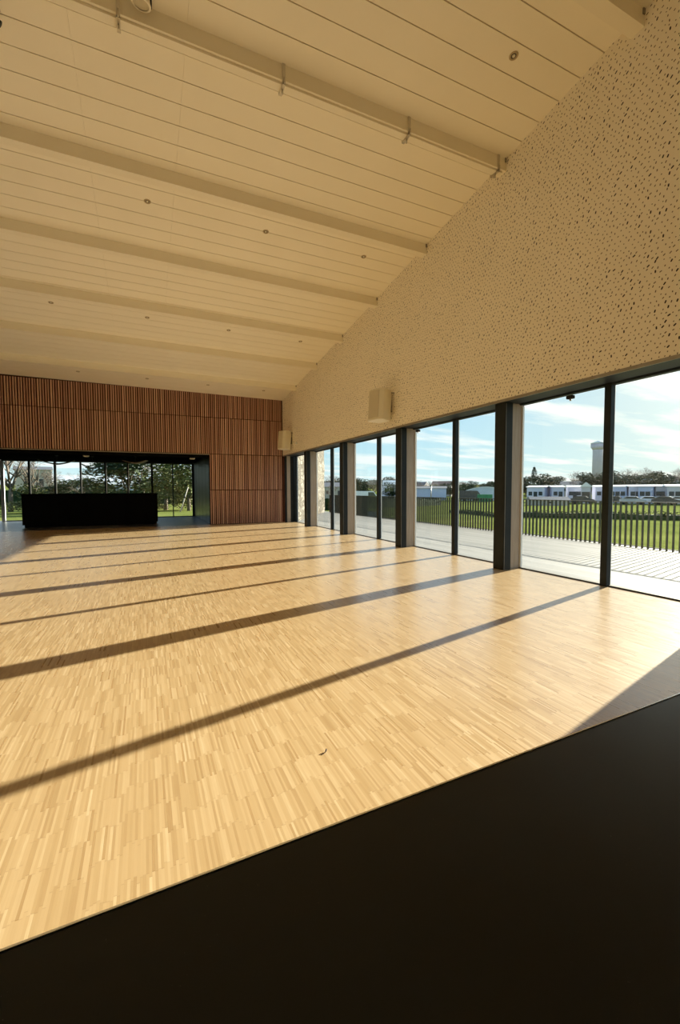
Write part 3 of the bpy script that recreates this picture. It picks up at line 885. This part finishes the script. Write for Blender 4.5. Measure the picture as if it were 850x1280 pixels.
# water tower
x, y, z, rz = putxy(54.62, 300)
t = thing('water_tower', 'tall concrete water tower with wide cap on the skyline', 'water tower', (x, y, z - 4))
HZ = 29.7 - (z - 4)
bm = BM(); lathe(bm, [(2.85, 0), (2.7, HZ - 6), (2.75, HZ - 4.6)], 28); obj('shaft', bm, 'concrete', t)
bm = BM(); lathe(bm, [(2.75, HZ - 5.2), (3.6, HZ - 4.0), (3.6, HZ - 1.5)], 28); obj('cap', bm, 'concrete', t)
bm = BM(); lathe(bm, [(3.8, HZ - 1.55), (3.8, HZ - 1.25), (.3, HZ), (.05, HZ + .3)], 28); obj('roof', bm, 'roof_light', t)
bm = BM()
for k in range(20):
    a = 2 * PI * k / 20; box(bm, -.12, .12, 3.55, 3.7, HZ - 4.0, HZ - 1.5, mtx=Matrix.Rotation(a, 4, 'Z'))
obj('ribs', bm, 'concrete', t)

# shadow band on the grass, built as a low hedge; then the boundary hedge
random.seed(9)
t = thing('field_shadow_band', 'shadow band crossing the field, shaped as a low dark hedge, thickest at the right edge', 'hedge')
obj('foliage', hedge_mesh((24.0, 11.6, 0), (17.5, 18.0, 0), .95, .42, 260, .10), 'hedge', t, False)
obj('thin_end', hedge_mesh((17.5, 18.0, 0), (19.5, 24.5, 0), .5, .26, 160, .08), 'hedge', t, False)
t = thing('boundary_hedge', 'dark hedge behind the fence in the two farthest windows', 'hedge')
obj('foliage', hedge_mesh((13.5, 33, 0), (38, 51, 0), 1.6, 1.15, 500, .22), 'hedge', t, False)

# tree belt and village
GT = 'winter trees on the hillside behind the homes'
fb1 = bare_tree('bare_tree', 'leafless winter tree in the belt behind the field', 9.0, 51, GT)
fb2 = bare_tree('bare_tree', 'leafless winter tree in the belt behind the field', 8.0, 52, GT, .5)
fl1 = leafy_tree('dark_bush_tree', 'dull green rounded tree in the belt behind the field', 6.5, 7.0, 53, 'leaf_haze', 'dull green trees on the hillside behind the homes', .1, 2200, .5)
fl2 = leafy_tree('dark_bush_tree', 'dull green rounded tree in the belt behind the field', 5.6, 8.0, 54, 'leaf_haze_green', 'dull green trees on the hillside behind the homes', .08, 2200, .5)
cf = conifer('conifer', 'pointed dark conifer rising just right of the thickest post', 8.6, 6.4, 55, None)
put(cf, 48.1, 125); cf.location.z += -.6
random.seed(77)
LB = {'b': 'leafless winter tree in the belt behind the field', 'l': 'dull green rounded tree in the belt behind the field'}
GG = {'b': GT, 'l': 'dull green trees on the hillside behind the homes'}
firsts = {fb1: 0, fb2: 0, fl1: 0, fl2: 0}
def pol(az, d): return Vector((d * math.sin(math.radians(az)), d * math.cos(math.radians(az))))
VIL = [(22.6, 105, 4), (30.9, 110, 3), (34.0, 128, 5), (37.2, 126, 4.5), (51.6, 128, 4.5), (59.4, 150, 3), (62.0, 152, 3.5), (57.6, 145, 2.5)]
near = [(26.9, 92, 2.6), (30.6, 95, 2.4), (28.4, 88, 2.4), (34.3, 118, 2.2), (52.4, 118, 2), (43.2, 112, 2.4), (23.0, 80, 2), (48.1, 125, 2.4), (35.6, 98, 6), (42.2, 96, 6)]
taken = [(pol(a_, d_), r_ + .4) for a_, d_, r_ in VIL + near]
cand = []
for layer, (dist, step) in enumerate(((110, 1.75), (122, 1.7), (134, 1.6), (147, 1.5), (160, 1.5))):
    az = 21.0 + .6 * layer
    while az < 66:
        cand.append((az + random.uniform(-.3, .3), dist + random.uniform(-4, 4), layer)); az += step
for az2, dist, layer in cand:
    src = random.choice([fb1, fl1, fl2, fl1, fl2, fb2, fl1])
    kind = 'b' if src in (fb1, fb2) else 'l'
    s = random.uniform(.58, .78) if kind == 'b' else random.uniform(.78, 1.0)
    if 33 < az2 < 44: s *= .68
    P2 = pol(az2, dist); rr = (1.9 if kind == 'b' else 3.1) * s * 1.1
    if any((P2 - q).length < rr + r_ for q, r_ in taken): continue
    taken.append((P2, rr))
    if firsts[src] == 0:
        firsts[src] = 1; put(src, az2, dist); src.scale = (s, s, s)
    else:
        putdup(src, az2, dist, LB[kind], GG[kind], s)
# nearer dark trees seen through the far windows
n1 = leafy_tree('dense_tree', 'tall dark bushy tree, left in the window under the nearer speaker', 5.0, 5.0, 61, 'leaf_dark', None, .1, 2600, .3)
put(n1, 26.9, 92)
putdup(n1, 30.6, 95, 'round dark tree right of the mullion under the nearer speaker', None, (.9, .9, .85))
putdup(b1, 28.4, 88, 'leafless tree in the middle of the window under the nearer speaker', None, .70)
putdup(b1, 34.3, 118, 'leafless tree rising above the warehouse roof', None, .68)
putdup(b1, 52.4, 118, 'leafless tree with fan of branches left of the water tower', None, .66)
putdup(n1, 43.2, 112, 'dark tree beside the thickest post, behind the hangar', None, .85)
putdup(b1, 23.0, 80, 'leafless tree seen in the narrow window by the stone wall', None, .5)
GVV = None
vil = [(22.6, 105, 7, 3.0, 'roof_dark', 'tan_wall', 'grey roofed house seen beside the rubble stone wall'),
       (30.9, 110, 4, 3.4, 'roof_light', 'house_white', 'white house with pale roof, left of the second largest post'),
       (34.0, 128, 6, 2.9, 'roof_dark', 'tan_wall', 'dark roofed house peeking over the left part of the warehouse'),
       (37.4, 126, 5.5, 3.1, 'roof_tile', 'tan_wall', 'brown roofed house above the right part of the warehouse'),
       (51.6, 128, 7, 2.7, 'roof_dark', 'tan_wall', 'blue grey roofed house among trees left of the water tower'),
       (59.4, 150, 3, 3.2, 'roof_light', 'house_white', 'small white gabled house high among trees, right of middle'),
       (62.0, 152, 4.5, 3.4, 'roof_tile', 'house_white', 'wide brown roofed house on the hill near right edge'),
       (57.6, 145, 4, 3.2, 'roof_light', 'house_cream', 'small pale house half hidden in the tree belt')]
for az, ds, wd, h, rf, wl, lb in vil:
    house('village_house', lb, az, ds, wd, 6, h, 1.1, wl, rf, math.radians(random.uniform(-25, 25)), 2)
# lamp post
x, y, z, rz = putxy(35.9, 80)
t = thing('lamp_post', 'thin grey lamp post in front of the warehouse', 'lamp post', (x, y, z))
bm = BM(); tube(bm, (0, 0, 0), (0, 0, 3.1), .09, .06, 10); obj('pole', bm, 'edge_metal', t)
bm = BM(); box(bm, -.35, .1, -.08, .08, 3.06, 3.16, bev=.02); obj('lamp_head', bm, 'edge_metal', t)

# ------------------------------------------------------------------ sun and sky
EL, AZ = math.radians(17.6), math.radians(75.8)
sd = Vector((math.cos(EL) * math.sin(AZ), math.cos(EL) * math.cos(AZ), math.sin(EL)))
sun = bpy.data.lights.new('sun', 'SUN'); sun.energy = 19.0; sun.angle = math.radians(.55); sun.color = (1.0, .93, .80)
so = bpy.data.objects.new('sun', sun); C.objects.link(so); so.rotation_euler = sd.to_track_quat('Z', 'Y').to_euler()
so.location = (20, 6, 12)

W = bpy.data.worlds.new('sky'); SC.world = W; W.use_nodes = True
nt = W.node_tree; nt.nodes.clear(); g = G(nt)
out = nt.nodes.new('ShaderNodeOutputWorld'); bg = nt.nodes.new('ShaderNodeBackground'); g.link(bg.outputs[0], out.inputs[0])
tc = g.n('ShaderNodeTexCoord'); sx = g.n('ShaderNodeSeparateXYZ'); g.link(tc.outputs['Generated'], sx.inputs[0])
dx, dy, dz = sx.outputs
zz = g.m('MAXIMUM', dz, 0.0)
base = g.ramp(zz, [(0.0, (.74, .92, .93)), (.06, (.60, .88, .96)), (.20, (.42, .74, .98)), (.45, (.22, .50, .88)), (1.0, (.14, .36, .75))])
dot = g.m('ADD', g.m('ADD', g.m('MULTIPLY', dx, sd.x), g.m('MULTIPLY', dy, sd.y)), g.m('MULTIPLY', dz, sd.z))
dot = g.m('MAXIMUM', dot, 0.0)
glow = g.m('POWER', dot, 9.0); glow2 = g.m('POWER', dot, 60.0)
col = g.mix(g.m('MULTIPLY', glow, .85, clamp=True), base, (.98, .97, .80))
# high thin cloud sheets: project on a plane overhead
den = g.m('ADD', zz, .09)
cv = g.xyz(g.m('DIVIDE', dx, den), g.m('DIVIDE', dy, den), 0.)
mp = g.n('ShaderNodeMapping'); g.link(cv, mp.inputs[0]); mp.inputs['Rotation'].default_value = (0, 0, math.radians(-32)); mp.inputs['Scale'].default_value = (.55, 1.5, 1)
mp.inputs['Location'].default_value = (1.3, .4, 0)
c1 = g.noise(mp.outputs[0], 1.0, 8, .58)
cl = g.ramp(c1, [(.47, (0, 0, 0)), (.60, (1, 1, 1))])
ccol = g.mix(glow, (1.05, 1.07, 1.05), (1.25, 1.2, 1.0))
col = g.mix(g.m('MULTIPLY', cl, .8), col, ccol)
below = g.m('LESS_THAN', dz, -.01)
col = g.mix(below, col, (.18, .20, .10))
add = g.m('MULTIPLY', glow2, 1.5)
bright = g.m('ADD', 1.0, add)
g.link(col, bg.inputs[0]); g.link(bright, bg.inputs[1])

# ------------------------------------------------------------------ camera
f = 543.6616
r_ = Vector((0.912907, -0.408148, -0.00394)); u_ = Vector((0.024112, 0.044292, 0.998728)); w_ = Vector((0.407454, 0.911841, -0.050275))
u_ = r_.cross(w_)
cam = bpy.data.cameras.new('camera'); co = bpy.data.objects.new('camera', cam); C.objects.link(co)
mt = Matrix((r_, u_, -w_)).transposed().to_4x4(); mt.translation = (0, 0, 1.25); co.matrix_world = mt
cam.sensor_fit = 'VERTICAL'; cam.sensor_height = 36; cam.sensor_width = 24; cam.lens = f / 1280 * 36
cam.clip_start = .02; cam.clip_end = 2000
SC.camera = co

SC.view_settings.view_transform = 'Standard'; SC.view_settings.look = 'None'
SC.view_settings.gamma = 1; SC.view_settings.use_curve_mapping = False; SC.view_settings.exposure = 0.19
cy = SC.cycles
cy.use_denoising = True; cy.max_bounces = 14; cy.diffuse_bounces = 9; cy.glossy_bounces = 6; cy.transparent_max_bounces = 24
cy.caustics_reflective = True; cy.sample_clamp_indirect = 8.0; cy.blur_glossy = .5
